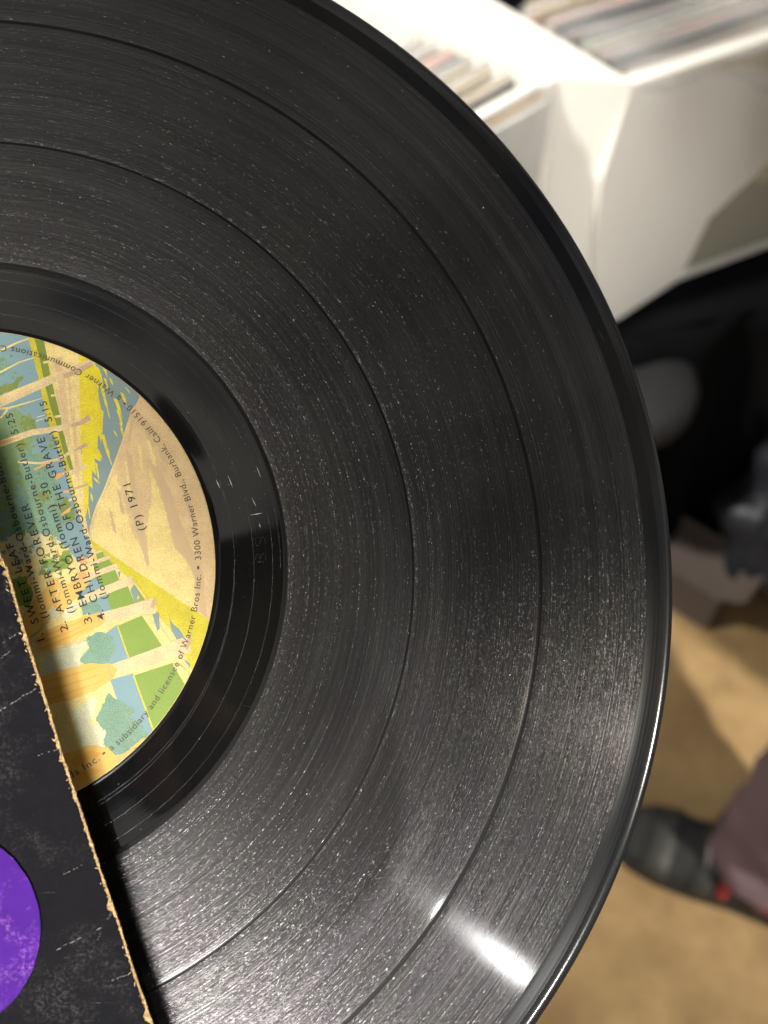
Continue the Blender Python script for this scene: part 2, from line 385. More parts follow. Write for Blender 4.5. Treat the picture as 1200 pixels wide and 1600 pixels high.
# sky, lawn edge and trees on the far side of the avenue
shape('blue', [(-260, 440), (40, 500), (50, 530), (62, 585), (78, 660), (92, 705), (105, 745), (122, 800), (138, 838), (143, 862), (120, 900), (60, 960), (-260, 960)])
shape('cream', [(-260, 930), (-60, 870), (30, 838), (80, 832), (118, 872), (150, 905), (-20, 990), (-260, 1050)], rough=3)
shape('teal', [(-200, 660), (0, 668), (40, 690), (62, 720), (80, 735), (86, 760), (100, 780), (108, 812), (88, 838), (40, 830), (0, 842), (-200, 850)], rough=5, seed=2)
shape('teal', [(-60, 556), (8, 560), (18, 572), (8, 586), (-60, 600)], rough=3, seed=4)
shape('leaf', [(-200, 640), (0, 648), (26, 640), (48, 652), (58, 668), (48, 700), (30, 712), (28, 760), (10, 800), (-200, 810)], rough=5, seed=7)
shapes('olive', [[(0, 606), (18, 596), (38, 586), (30, 600), (14, 614), (-30, 624), (-60, 628)], [(34, 650), (54, 655), (56, 668), (44, 676), (30, 664)],
                 [(20, 690), (40, 688), (44, 702), (26, 704)], [(90, 788), (104, 776), (112, 790), (118, 812), (104, 812)], [(56, 770), (74, 766), (80, 782), (62, 790)]], rough=3, seed=5)
shapes('pale', [[(10, 840), (40, 830), (70, 842), (60, 870), (20, 880)], [(-40, 895), (20, 905), (40, 930), (-10, 945)]], rough=4, seed=12)
shapes('lawn', [[(64, 880), (92, 868), (110, 876), (90, 892), (60, 900)], [(15, 905), (38, 900), (52, 925), (46, 950), (26, 945)], [(96, 862), (108, 858), (112, 880), (96, 892)]], rough=3, seed=14)
rl = random.Random(11)
def dabs(keys, box, n, size):
    z0 = layer[0]
    for i in range(n):
        layer[0] = z0 + (i % 3) * .5
        x = rl.uniform(box[0], box[2]); y = rl.uniform(box[1], box[3]); a = rl.uniform(0, 6.28); w = size * rl.uniform(.5, 1.4)
        pts = [(x + w * (1 if k % 2 else .45) * math.cos(a + k * 1.05) * 1.3, y + w * (1 if k % 2 else .45) * math.sin(a + k * 1.05)) for k in range(6)]
        shape(rl.choice(keys), pts)
    layer[0] = z0 + 2
dabs(['teal', 'leaf', 'olive', 'steel', 'lawn'], (0, 665, 92, 835), 150, 4.2)
dabs(['teal', 'leaf', 'blue'], (0, 555, 50, 660), 40, 3)
dabs(['pale', 'cream', 'leaf', 'lawn', 'blue'], (0, 832, 100, 905), 60, 4)
# branches
def strip(key, pts, w0, w1, rough=0, seed=0):
    L = []; Rr = []
    for i, p in enumerate(pts):
        a = Vector(pts[max(0, i - 1)]); b = Vector(pts[min(len(pts) - 1, i + 1)]); n = Vector((-(b - a).y, (b - a).x)).normalized()
        w = w0 + (w1 - w0) * i / (len(pts) - 1); L.append(Vector(p) + n * w / 2); Rr.append(Vector(p) - n * w / 2)
    shape(key, [tuple(x) for x in L + Rr[::-1]], rough=rough, seed=seed, step=4)
strip('cream', [(-90, 570), (0, 548), (28, 535), (48, 528)], 4, 2)
strip('cream', [(-60, 606), (0, 582), (30, 566), (56, 558)], 3.5, 1.5)
strip('cream', [(-30, 640), (12, 638), (40, 630), (74, 620)], 4, 1)
strip('cream', [(12, 640), (2, 652), (-30, 660)], 3, 2)
strip('pale', [(56, 658), (82, 650)], 2, 1); strip('pale', [(58, 652), (78, 646)], 1.6, 1)
# hedge and pavement
shape('mustard', [(44, 526), (54, 530), (70, 590), (88, 655), (104, 705), (124, 790), (118, 792), (96, 712), (72, 650), (60, 590)])
shape('cream', [(66, 530), (126, 552), (126, 620), (128, 700), (134, 760), (136, 806), (140, 838), (132, 836), (118, 775), (106, 720), (98, 670), (84, 600)])
shape('hedge', [(54, 529), (69, 533), (78, 582), (84, 610), (92, 640), (97, 662), (106, 706), (100, 710), (88, 662), (80, 640), (70, 600), (62, 560)])
shape('hedge', [(94, 674), (98, 676), (108, 708), (116, 738), (112, 742), (102, 708)])
for i, (x, y) in enumerate([(70, 565), (82, 617), (88, 650), (93, 668)]): shape('cream', [(x - 3, y), (x + 7, y - 2), (x + 8, y + 1.6), (x - 2, y + 3.4)])
shapes('peach', [[(84, 560), (96, 556), (104, 610), (110, 690), (106, 700), (94, 620)], [(104, 575), (108, 575), (114, 660), (112, 665)], [(112, 640), (117, 640), (124, 760), (118, 740)], [(86, 610), (90, 608), (104, 680), (100, 680)]], rough=1, seed=3)
# verge and water with slivers of reflection
shape('steel', [(142, 560), (190, 592), (222, 622), (205, 640), (190, 690), (176, 728), (162, 765), (150, 790), (143, 812), (140, 840), (134, 810), (134, 760), (126, 700)])
shape('yellow', [(124, 552), (147, 562), (156, 590), (153, 612), (158, 640), (160, 672), (158, 694), (154, 676), (152, 700), (158, 722), (148, 716), (150, 742), (143, 734), (145, 764), (139, 758), (138, 790), (133, 812), (131, 790), (130, 740), (126, 690), (125, 620)], rough=.9, step=4, seed=21)
for i, (a, b, c, d, w) in enumerate([(150, 572, 164, 612, 8), (158, 600, 172, 655, 5), (164, 590, 171, 618, 4), (159, 640, 158, 690, 5), (160, 678, 175, 728, 6), (180, 622, 192, 655, 6),
                                     (184, 640, 192, 668, 4), (190, 612, 200, 640, 5), (188, 660, 193, 684, 4), (178, 672, 184, 684, 3), (152, 700, 160, 720, 5), (150, 722, 156, 758, 3.4), (146, 745, 155, 756, 4),
                                     (142, 770, 146, 790, 3), (172, 590, 178, 606, 3), (158, 560, 168, 590, 6), (138, 790, 141, 812, 3), (196, 604, 204, 616, 3)]):
    shape('yellow', [(a - w / 2, a * 0 + b), (a + w / 2, b + 2), ((a + c) / 2 + w * .4, (b + d) / 2), (c, d), ((a + c) / 2 - w * .4, (b + d) / 2)], rough=.7, step=3, seed=i)
# open pale ground on the near side
shape('peach', [(222, 614), (208, 640), (196, 680), (182, 720), (166, 762), (150, 800), (140, 822), (140, 840), (146, 850), (330, 972), (360, 900), (340, 760)])
shape('cream', [(172, 752), (182, 742), (198, 800), (212, 845), (228, 830), (238, 770), (232, 720), (240, 726), (256, 770), (262, 812), (274, 858), (290, 872), (303, 900), (308, 955), (300, 952), (260, 924), (200, 884), (148, 850), (142, 838), (150, 806)], rough=2, seed=31)
shapes('tan', [[(198, 700), (206, 712), (216, 790), (230, 842), (233, 890), (228, 880), (212, 830), (204, 780)], [(226, 716), (244, 720), (268, 770), (288, 830), (318, 900), (324, 968), (312, 955), (306, 905), (290, 872), (274, 858), (262, 810), (250, 770), (238, 740)],
               [(222, 650), (230, 655), (240, 700), (232, 694)], [(246, 690), (260, 712), (262, 730), (250, 716)], [(182, 760), (188, 770), (196, 806), (190, 800)], [(206, 650), (211, 655), (204, 690), (200, 684)],
               [(170, 790), (175, 800), (182, 836), (176, 828)], [(215, 640), (219, 648), (217, 668), (213, 660)], [(284, 760), (300, 792), (306, 830), (294, 800)]], rough=1.6, step=4, seed=33)
shapes('cream', [[(228, 684), (234, 690), (246, 730), (238, 726)], [(216, 690), (220, 700), (224, 740), (219, 728)], [(196, 720), (200, 730), (206, 780), (200, 770)], [(246, 760), (250, 770), (256, 800), (250, 792)], [(262, 700), (270, 716), (274, 735), (266, 722)]], rough=1.2, step=4, seed=35)
# near verge, lawns and trees
shape('mustard', [(138, 838), (146, 846), (200, 884), (262, 926), (332, 972), (320, 1010), (300, 1046), (280, 1000), (250, 965), (215, 915), (185, 890), (165, 872), (150, 862)])
shapes('cream', [[(60, 1120), (96, 1060), (150, 1010), (183, 978), (140, 1000), (60, 1030)], [(80, 1180), (110, 1100), (170, 1060), (210, 1050), (200, 1110), (240, 1142), (120, 1260)], [(50, 1000), (120, 930), (150, 905), (175, 930), (160, 950), (80, 985)]])
shape('blue', [(120, 930), (150, 900), (172, 928), (176, 958), (140, 965)], rough=2, seed=40)
shape('blue', [(150, 1000), (184, 976), (202, 1030), (170, 1040), (140, 1045), (124, 1030)])
shape('blue', [(172, 1062), (208, 1052), (242, 1146), (226, 1160), (196, 1130)])
shapes('teal', [[(135, 998), (158, 986), (176, 996), (182, 1010), (176, 1022), (170, 1034), (140, 1040), (126, 1034), (140, 1016)], [(158, 1108), (170, 1082), (178, 1090), (196, 1098), (212, 1112), (202, 1120), (216, 1128), (236, 1152), (200, 1188), (164, 1172), (160, 1140), (150, 1126)],
                [(126, 945), (150, 935), (160, 950), (130, 962)]], rough=3, step=4, seed=41)
shapes('pale', [[(60, 1030), (120, 1005), (140, 1000), (124, 1022), (126, 1040), (92, 1052), (70, 1060)], [(112, 1110), (150, 1086), (150, 1110), (140, 1130), (166, 1140), (160, 1176), (130, 1172), (120, 1140)], [(72, 950), (126, 940), (118, 962), (80, 968)]], rough=3, step=4, seed=42)
shapes('lawn', [[(166, 930), (190, 918), (210, 914), (232, 945), (176, 960)], [(184, 978), (222, 962), (254, 1010), (202, 1030)], [(209, 1056), (270, 1036), (296, 1068), (240, 1146)], [(148, 903), (182, 888), (186, 906), (162, 918)], [(146, 884), (170, 874), (176, 882), (150, 894)], [(150, 866), (160, 862), (164, 870), (152, 876)]])
strip('mustard', [(184, 978), (202, 1030)], 2.2, 2.2); strip('mustard', [(209, 1056), (241, 1144)], 2.6, 2.6)
# pale slanting path edge between the trunks
shapes('cream', [[(200, 916), (208, 914), (218, 934), (210, 940)], [(222, 962), (236, 960), (268, 1002), (254, 1010)], [(270, 1038), (284, 1040), (302, 1060), (292, 1074)], [(180, 890), (186, 889), (192, 900), (186, 904)]])
shapes('steel', [[(210, 912), (216, 930), (212, 944), (204, 922)], [(238, 960), (248, 956), (250, 982), (246, 986)], [(264, 962), (270, 976), (280, 982), (288, 996), (284, 1004), (276, 1000), (268, 984)], [(288, 1030), (296, 1036), (298, 1048)], [(184, 894), (188, 892), (187, 904)]], rough=.8, step=3, seed=50)
dabs(['teal', 'leaf', 'steel'], (136, 994, 174, 1030), 40, 1.6); dabs(['teal', 'leaf', 'steel'], (160, 1094, 212, 1174), 90, 1.8)
def tree(cx, cy, kx, ky, ex, ey, w0, w1, bulge):
    # orange wrapped foot, narrow collar, pale trunk running to the verge
    strip('trunk', [(kx, ky), ((kx + ex) / 2, (ky + ey) / 2 + 1), (ex, ey)], w0, w1)
    a = Vector((cx, cy)); b = Vector((kx, ky)); n = Vector((-(b - a).y, (b - a).x)).normalized(); d = (b - a)
    pts = [a + n * bulge * .8, a + d * .4 + n * bulge, a + d * .75 + n * bulge * .85, b + n * w0 * .55, b + d.normalized() * 8, b - n * w0 * .55, a + d * .75 - n * bulge * .85, a + d * .4 - n * bulge, a - n * bulge * .8]
    shape('orange', [tuple(p) for p in pts], rough=1.4, step=5, seed=cx)
    z0 = layer[0]
    for k in (-.6, 0.0, .55):
        layer[0] = z0; q0 = a + n * bulge * k; q1 = a + d * .85 + n * bulge * k * .8
        strip('gold', [tuple(q0), tuple(q0.lerp(q1, .5) + n * 1.2), tuple(q1)], 5, 1.2, .6, 3)
    strip('rust', [tuple(b - d.normalized() * 3 - n * w0 * .5), tuple(b - d.normalized() * 5), tuple(b - d.normalized() * 3 + n * w0 * .5)], 5, 3, .6, 4)
    layer[0] = z0 + 2
    strip('shade', [(ex - 5, ey - w1 * .1), (ex + 1, ey)], w1 * .7, w1 * .8)
tree(60, 1006, 158, 966, 242, 944, 17, 21, 15)
tree(50, 1086, 176, 1048, 296, 1006, 20, 26, 25)
strip('trunk', [(130, 938), (165, 922), (208, 906)], 12, 13); strip('trunk', [(130, 905), (160, 893), (184, 884)], 8, 9); strip('trunk', [(134, 884), (172, 870)], 5, 6); strip('trunk', [(140, 868), (160, 860)], 3, 4)
shape('orange', [(20, 985), (60, 930), (84, 905), (96, 912), (84, 940), (60, 985), (30, 1010)], rough=3, seed=60)
shape('orange', [(80, 945), (100, 915), (128, 905), (136, 915), (120, 935), (96, 960)], rough=2, seed=61)
shapes('rust', [[(126, 868), (136, 872), (134, 884), (124, 880)], [(120, 895), (132, 892), (138, 902), (126, 908)], [(96, 806), (100, 800), (112, 790), (110, 800)]], rough=1.5, seed=62)
shape('orange', [(60, 1200), (102, 1178), (140, 1164), (168, 1168), (182, 1180), (196, 1176), (214, 1160), (232, 1150), (180, 1200), (120, 1262)], rough=2, seed=63)
shapes('gold', [[(110, 1186), (140, 1172), (164, 1176), (150, 1184), (118, 1200)], [(110, 1212), (140, 1200), (160, 1204), (124, 1222)]], rough=2, seed=64)
shapes('rust', [[(184, 1180), (190, 1178), (188, 1190), (182, 1192)], [(194, 1176), (199, 1174), (197, 1186), (192, 1188)], [(204, 1168), (208, 1166), (206, 1176), (202, 1178)], [(176, 1186), (180, 1186), (176, 1196)]], rough=.8, step=3)
# long pale trunks crossing the sky
strip('trunk', [(-80, 660), (0, 628), (60, 602), (110, 580), (150, 562)], 20, 9)
strip('cream', [(-80, 652), (0, 622), (60, 597), (104, 578)], 6, 2)
strip('shade', [(100, 589), (126, 578), (144, 568)], 7, 8)
strip('trunk', [(-60, 705), (0, 694), (50, 676), (92, 670), (138, 656)], 10, 9)
strip('shade', [(112, 665), (128, 661), (140, 652)], 5, 9)
strip('rust', [(-30, 698), (12, 690), (30, 684)], 7, 3)
strip('trunk', [(28, 722), (64, 724), (92, 718), (112, 706), (137, 694)], 3, 6)
strip('shade', [(116, 705), (137, 694)], 3, 6)
strip('rust', [(54, 734), (66, 728), (80, 722)], 3, 3); strip('rust', [(86, 746), (100, 740)], 9, 5)
strip('trunk', [(100, 742), (116, 736), (136, 728)], 6, 6); strip('rust', [(100, 768), (108, 768)], 5, 4); strip('shade', [(112, 765), (138, 757)], 3, 4); strip('trunk', [(108, 782), (134, 774)], 3, 3)
pic = mesh('printed_picture', art_v, art_f)
pic_o = link('printed_picture', pic, paper, [INK[k] for k in KEYS])
for p_, mi in zip(pic.polygons, art_m): p_.material_index = mi
ZT = (.064 + .0022 * (layer[0] + 3)) * 1e-3
M_text = ink('ink_black', (44, 46, 44), (30, 32, 32), 8)
M_rimtext = ink('ink_olive_black', (92, 84, 58), (76, 70, 50), 8)
def text_raw(s, spacing=1.0, offset=0.0):
    cu = bpy.data.curves.new('t', 'FONT'); cu.body = s; cu.size = 1; cu.space_character = spacing; cu.offset = offset; cu.resolution_u = 3
    o = bpy.data.objects.new('t', cu); COL.objects.link(o); bpy.context.view_layer.update()
    me = bpy.data.meshes.new_from_object(o.evaluated_get(bpy.context.evaluated_depsgraph_get())); bpy.data.objects.remove(o); bpy.data.curves.remove(cu)
    return me
def text_line(s, p0, p1, cap, spacing=1.25, offset=.004):
    me = text_raw(s, spacing, offset); a = disc_xy(*p0); b = disc_xy(*p1); a.z = b.z = 0; d = b - a; L = d.length; d.normalize(); n = Vector((-d.y, d.x, 0))
    xs = [v.co.x for v in me.vertices]; x0, x1 = min(xs), max(xs); h = cap / 1000 / .7
    for v in me.vertices:
        x = (v.co.x - x0) / (x1 - x0) * L; y = (v.co.y - .35) * h; q = a + d * x + n * y; v.co = (q.x, q.y, ZT)
    return me
lines = [("1.", (65, 1001), (61.5, 991), 1.6, 1), ("SWEET LEAF", (55.5, 974), (15, 849.5), 1.6, 1.3), ("(Iommi-Ward-Osbourne-Butler)", (70.5, 966), (-12, 700), 1.5, 1.2),
         ("2.", (102, 987), (97, 972), 1.6, 1), ("AFTER FOREVER", (95, 958), (38.5, 788), 1.6, 1.3), ("(Iommi-Ward-Osbourne-Butler)  5:25", (112, 958), (14, 647), 1.5, 1.2),
         ("3.", (139, 974), (134, 959), 1.6, 1), ("EMBRYO (Iommi) :30", (131, 947), (68, 755), 1.6, 1.2), ("4.", (160, 969), (155, 954), 1.6, 1), ("CHILDREN OF THE GRAVE", (148, 941), (63.5, 685), 1.6, 1.3),
         ("(Iommi-Ward-Osbourne-Butler)  5:15", (163.5, 936), (67, 628), 1.5, 1.2), ("(P) 1971", (222, 829), (198, 757), 1.6, 1.25)]
for s, a, b, cap, spc in lines: link('printed_text', text_line(s, a, b, cap, spc), paper, M_text)
def rim_text(s, deg0, deg1, r=47.3, cap=1.35):            # runs anticlockwise, tops towards the centre
    me = text_raw(s, 1.1, .004); xs = [v.co.x for v in me.vertices]; x0, x1 = min(xs), max(xs)
    for v in me.vertices:
        a = math.radians(deg0 + (deg1 - deg0) * (v.co.x - x0) / (x1 - x0)); rr = (r - (v.co.y / .7 - .5) * cap) / 1000
        v.co = (rr * math.cos(a), rr * math.sin(a), ZT)
    me.flip_normals() if False else None
    link('printed_text', me, paper, M_rimtext)
def ang(px, py): q = disc_xy(px, py); return math.degrees(math.atan2(q.y, q.x))
b1, b2, b3 = ang(168, 1184), ang(313.5, 887), ang(195, 631)
rim_text("Made in U.S.A. by Warner Bros Records Inc.", b1 - 62, b1 - 1.6); rim_text("•", b1 - .5, b1 + .5)
rim_text("a subsidiary and licensee of Warner Bros Inc.", b1 + 1.8, b2 - 1.8); rim_text("•", b2 - .5, b2 + .5)
rim_text("3300 Warner Blvd., Burbank, Calif 91510", b2 + 2, b3 - 1.2); rim_text("•", b3 - .4, b3 + .4)
rim_text("a Warner Communications Co.", b3 + 1.6, ang(6, 545) + 3)
# a long crease in the paper
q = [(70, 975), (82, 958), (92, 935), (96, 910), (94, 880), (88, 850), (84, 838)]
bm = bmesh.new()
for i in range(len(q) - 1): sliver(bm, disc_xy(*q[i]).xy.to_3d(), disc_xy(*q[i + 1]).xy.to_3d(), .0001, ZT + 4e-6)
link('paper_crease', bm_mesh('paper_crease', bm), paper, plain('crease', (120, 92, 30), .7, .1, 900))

# ------------------------------------------------------------------ jacket (cardboard sleeve), mouth gaping above the record
EDGE = [(-61, 640), (-45, 700), (-30, 757), (-14, 815), (0, 866), (12, 890), (25, 936), (39, 986), (52, 1028), (66, 1072), (84, 1132), (100, 1186), (122, 1250), (140, 1305), (157, 1357), (187, 1443), (210, 1517), (240, 1602), (262, 1668), (290, 1750)]
def gap_h(py): return (14.5 - 5.0 * max(0, min(1, (py - 900) / 700))) / 1000
jacket = tag(empty('record_jacket', DISC.copy()), 'scuffed black cardboard album jacket with torn kraft edge and purple lettering', 'record jacket')
def dense(pts, k):
    out = []
    for i in range(len(pts) - 1):
        for j in range(k): out.append((pts[i][0] + (pts[i + 1][0] - pts[i][0]) * j / k, pts[i][1] + (pts[i + 1][1] - pts[i][1]) * j / k))
    out.append(pts[-1]); return out
E_pts = dense(EDGE, 40)
def edge3(inset, amp, seed, dz=0.0, tearamp=0.0):
    out = []
    for i, (x, y) in enumerate(E_pts):
        p = disc_xy(x, y, gap_h(y)); j = min(i + 1, len(E_pts) - 1); i0 = max(0, j - 1)
        d = (disc_xy(*E_pts[j]) - disc_xy(*E_pts[i0])); n = Vector((-d.y, d.x, 0)).normalized()      # towards the record (right of the edge)
        if n.x < 0: n = -n
        s = i * .09
        w = amp * (mn.noise(Vector((s * 1.1, seed, 0))) + .8 * mn.noise(Vector((s * 4, seed, 1))) + .5 * mn.noise(Vector((s * 11, seed, 2))))
        t = tearamp * max(0, mn.noise(Vector((s * .9, seed, 7))) - .12) * (1 + .6 * mn.noise(Vector((s * 9, seed, 8))))
        q = p - n * (inset + w + t); q.z += dz; out.append(q)
    return out
def panel(name, edge, thick, m, far=.315, bow=.0, parent=jacket):
    # sheet running from the mouth edge away from the record, with thickness
    d = (edge[-1] - edge[0]); d.z = 0; n = Vector((d.y, -d.x, 0)).normalized(); n = -n if n.x > 0 else n
    vs = []; fs = []; K = 14; k = len(edge)
    for j in range(K + 1):
        t = (j / K) ** 1.4
        for i, e in enumerate(edge):
            base = edge[0].lerp(edge[-1], i / (k - 1)); p = e.lerp(base, min(1, t * 6)) if j else e.copy()
            q = p + n * far * t; q.z = e.z * (1 - t) + .0015 * t + bow * math.sin(math.pi * t); vs.append(q)
    nv = len(vs); vs += [v - Vector((0, 0, thick)) for v in vs]
    for j in range(K):
        for i in range(k - 1):
            a = j * k + i; fs.append((a, a + 1, a + k + 1, a + k)); fs.append((nv + a, nv + a + k, nv + a + k + 1, nv + a + 1))
    for i in range(k - 1): fs.append((i, nv + i, nv + i + 1, i + 1)); a = K * k + i; fs.append((a, a + 1, nv + a + 1, nv + a))
    for j in range(K):
        for i in (0, k - 1): a = j * k + i; fs.append((a, a + k, nv + a + k, nv + a))
    bm = bmesh.new(); bv = [bm.verts.new(v) for v in vs]
    for f in fs: bm.faces.new([bv[i] for i in f])
    me = bm_mesh(name, bm); return link(name, me, parent, m)
# kraft core
q = N('kraft_board'); co = q.obj(); nz = q.noise(co, 1.8, 5, .7)
q.l(q.mix(q.ramp(nz, [(.35, 0.0), (.65, 1.0)]), lin((96, 72, 44)), lin((196, 164, 110))), q.p.inputs['Base Color']); q.p.inputs['Roughness'].default_value = .9
q.bump(nz, .8, .0002); M_kraft = q.m
# printed black paper with scuffs
q = N('scuffed_black_print'); co = q.obj()
sc1 = q.noise(co, .07, 5, .75); sc2 = q.noise(co, 1.4, 6, .78)
mp = q.n('ShaderNodeMapping'); mp.inputs['Rotation'].default_value = (0, 0, -.5); mp.inputs['Scale'].default_value = (.12, 2.2, 1); q.l(co, mp.inputs[0])
st = q.noise(mp.outputs[0], 1.0, 4, .7)
f1 = q.math('MULTIPLY', q.ramp(sc1, [(.50, 0.0), (.68, 1.0)]), q.ramp(sc2, [(.48, 0.0), (.66, 1.0)]))
f2 = q.math('MULTIPLY', q.ramp(st, [(.66, 0.0), (.74, 1.0)]), q.ramp(sc2, [(.40, 0.0), (.60, 1.0)]))
f3 = q.ramp(q.noise(co, 3.5, 2, .6), [(.74, 0.0), (.78, 1.0)])
ff = q.math('MAXIMUM', q.math('MULTIPLY', f1, .28), q.math('MAXIMUM', q.math('MULTIPLY', f2, .5), q.math('MULTIPLY', f3, .7)))
blk = q.mix(q.noise(co, .4, 5, .7), (.0025, .0024, .0032, 1), (.008, .0075, .0095, 1))
q.l(q.mix(ff, blk, (.17, .15, .15, 1)), q.p.inputs['Base Color'])
q.p.inputs['Specular IOR Level'].default_value = .05; q.l(q.math('ADD', .6, q.math('MULTIPLY', sc2, .2)), q.p.inputs['Roughness']); q.bump(q.noise(co, 3, 5, .6), .35, .00006)
M_black = q.m
q = N('purple_print'); co = q.obj(); s2 = q.noise(co, 1.2, 5, .75); s1 = q.noise(co, .12, 3, .6)
f = q.math('MULTIPLY', q.ramp(s1, [(.48, 0.0), (.62, 1.0)]), q.ramp(s2, [(.46, 0.0), (.70, 1.0)]))
q.l(q.mix(q.math('MULTIPLY', f, .75), q.mix(q.noise(co, .3, 3, .5), lin((50, 10, 98)), lin((66, 18, 120))), lin((170, 110, 190))), q.p.inputs['Base Color'])
q.p.inputs['Roughness'].default_value = .7; q.p.inputs['Specular IOR Level'].default_value = .12; M_purple = q.m
front = panel('front_panel', edge3(.0, .00016, 1), .0006, M_kraft)
skin = panel('printed_paper', edge3(.00045, .00028, 5, .00010, .0016), .00008, M_black, parent=front)
# loose fibres and shards along the torn edge
bm = bmesh.new(); e0 = edge3(.0002, .0003, 2, .00004)
for i in range(0, len(e0), 2):
    if rd.random() < .22:
        p = e0[i] + Vector((rd.gauss(-.0003, .0003), rd.gauss(0, .0003), 0)); a = rd.uniform(0, 6.28); d = Vector((math.cos(a), math.sin(a), 0)) * rd.uniform(.0001, .0006)
        z = p.z + .00012; p.z = 0; sliver(bm, p - d, p + d, rd.uniform(.0001, .0003), z)
link('torn_fibres', bm_mesh('torn_fibres', bm), front, plain('pale_kraft_fibre', (190, 160, 110), .9, .2, 900), 'stuff')
# scratches on the jacket
bm = bmesh.new()
for s in [(0, 1111, 60, 1075), (52, 1504, 158, 1452), (150, 1472, 157, 1458), (166, 1440, 173, 1428), (5, 1312, 52, 1299), (90, 1372, 128, 1352), (172, 1537, 196, 1527), (0, 1010, 30, 990), (0, 1030, 20, 1018), (60, 1180, 100, 1168)]:
    a = disc_xy(s[0], s[1], .012); b = disc_xy(s[2], s[3], .012)
    w = .0007 if abs(s[2] - s[0]) < 9 else .00022
    for k in range(10):
        p = a.lerp(b, k / 10); q_ = a.lerp(b, (k + 1) / 10)
        zz = []
        if rd.random() < .25: continue
        j = Vector((rd.gauss(0, .00006), rd.gauss(0, .00006), 0))
        # height of the sheet under this point
        def hz(pt):
            best = min(range(len(e0)), key=lambda i: (e0[i] - Vector((pt.x, pt.y, e0[i].z))).length)
            return best
        bi = hz(p); dd = (Vector((p.x, p.y, 0)) - Vector((e0[bi].x, e0[bi].y, 0))).length; t = dd / .315
        z = (e0[bi].z + .00005) * (1 - t) + .0015 * t + .0001
        p = Vector((p.x, p.y, 0)) + j; q_ = Vector((q_.x, q_.y, 0)) + j; sliver(bm, p, q_, w * rd.uniform(.5, 1.1), z)
link('scratches', bm_mesh('scratches', bm), skin, plain('grey_scratch', (120, 112, 112), .6, .3, 1500), 'stuff')
# big purple letter O printed on the cover, laid on the printed sheet
cO = disc_xy(-97, 1460, .0118); vs = []; fs = []; K = 96
def skin_z(x, y):
    best = min(range(0, len(e0), 4), key=lambda i: (e0[i].x - x) ** 2 + (e0[i].y - y) ** 2)
    a_, b_ = e0[0], e0[-1]; d = (b_ - a_); d.z = 0; n = Vector((d.y, -d.x, 0)).normalized(); n = -n if n.x > 0 else n
    s = ((Vector((x, y, 0)) - Vector((a_.x, a_.y, 0))).dot(d.normalized())) / d.length; s = max(0, min(1, s)); i = int(s * (len(e0) - 1))
    dist = (Vector((x, y, 0)) - Vector((e0[i].x, e0[i].y, 0))).dot(n); t = max(0, dist) / .315
    return (e0[i].z + .00006) * (1 - t) + .0015 * t
NR = 9
for i in range(K):
    a = 2 * math.pi * i / K
    for t in range(NR):
        rr = .0080 + (.0186 - .0080) * t / (NR - 1); rr += (.00012 * mn.noise(Vector((math.cos(a) * 9, math.sin(a) * 9, 3))) if t == NR - 1 else 0)
        x = cO.x + rr * math.cos(a); y = cO.y + rr * 1.03 * math.sin(a); vs.append((x, y, skin_z(x, y) + .00016))
for i in range(K):
    for t in range(NR - 1): a = i * NR + t; b = ((i + 1) % K) * NR + t; fs.append((a, a + 1, b + 1, b))
link('purple_letter', mesh('purple_letter', vs, fs, True), skin, M_purple)
# rear panel under the record and closed spine
e_b = [Vector((p.x - .004, p.y, -.0035)) for p in edge3(.0, .0002, 9)]
back = panel('back_panel', e_b, .0006, M_kraft)

# ------------------------------------------------------------------ background: record bins
TOP = .85; BOT = .50
A = on_height(988, 133, TOP); f_ = Vector((.905, .425, 0)).normalized(); nf = Vector((f_.y, -f_.x, 0)); g_ = Vector((-.66, .75, 0)).normalized()
M_white = plain('white_laminate', (226, 222, 212), .5, .03, 8)
def vplane(px, py, p0): return on_plane(px, py, p0, nf)
def wall(name, pts, n, t, m, parent): return link(name, bm_mesh(name, prism(pts, n, t)), parent, m)
def root_children(o, root):                       # build in world coordinates, keep as children of an empty at the base
    o.matrix_parent_inverse = Matrix.Translation(-root.location)
bin1 = tag(empty('record_bin', loc=Vector((A.x, A.y, BOT))), 'white record bin at the right, nearest corner and broad divider brightly lit', 'record bin', 'white record bins')
fp = [vplane(x, y, A) for x, y in [(988, 133), (1420, -10), (1300, 160), (1108, 342), (1062, 436), (968, 498), (930, 523), (928, 400), (940, 285)]]
root_children(wall('front_panel', fp, -nf, .018, M_white, bin1), bin1)
Ew = on_height(871, 124, TOP); Dw = on_height(640, 28, TOP) ; Cw = on_height(764, 0, TOP)
back_A = A + (Cw - A).normalized() * .55; back_E = Ew + (Dw - Ew).normalized() * .55
dv = bm_mesh('divider', prism([A - nf * .0 + Vector((0, 0, .003)), back_A + Vector((0, 0, .003)), back_E + Vector((0, 0, .003)), Ew + Vector((0, 0, .003))], Vector((0, 0, -1)), .34))
root_children(link('divider', dv, bin1, M_white), bin1)
rb = [A + f_ * .40 - nf * .55, A + f_ * .42 - nf * .55, A + f_ * .42, A + f_ * .40]
root_children(wall('side_panel', rb, Vector((0, 0, -1)), .34, M_white, bin1), bin1)
root_children(wall('bottom_panel', [p - Vector((0, 0, .33)) for p in (A - nf * .02, A + f_ * .30 - nf * .02, A + f_ * .30 - nf * .5, A - nf * .5)], Vector((0, 0, -1)), .015, M_white, bin1), bin1)
bin2 = tag(empty('record_bin', loc=Vector((Ew.x, Ew.y, BOT))), 'white record bin at the left, half hidden behind the rim of the vinyl record', 'record bin', 'white record bins')
f2d = (Ew - on_height(760, 185, TOP)).normalized(); n2 = Vector((f2d.y, -f2d.x, 0)).normalized()
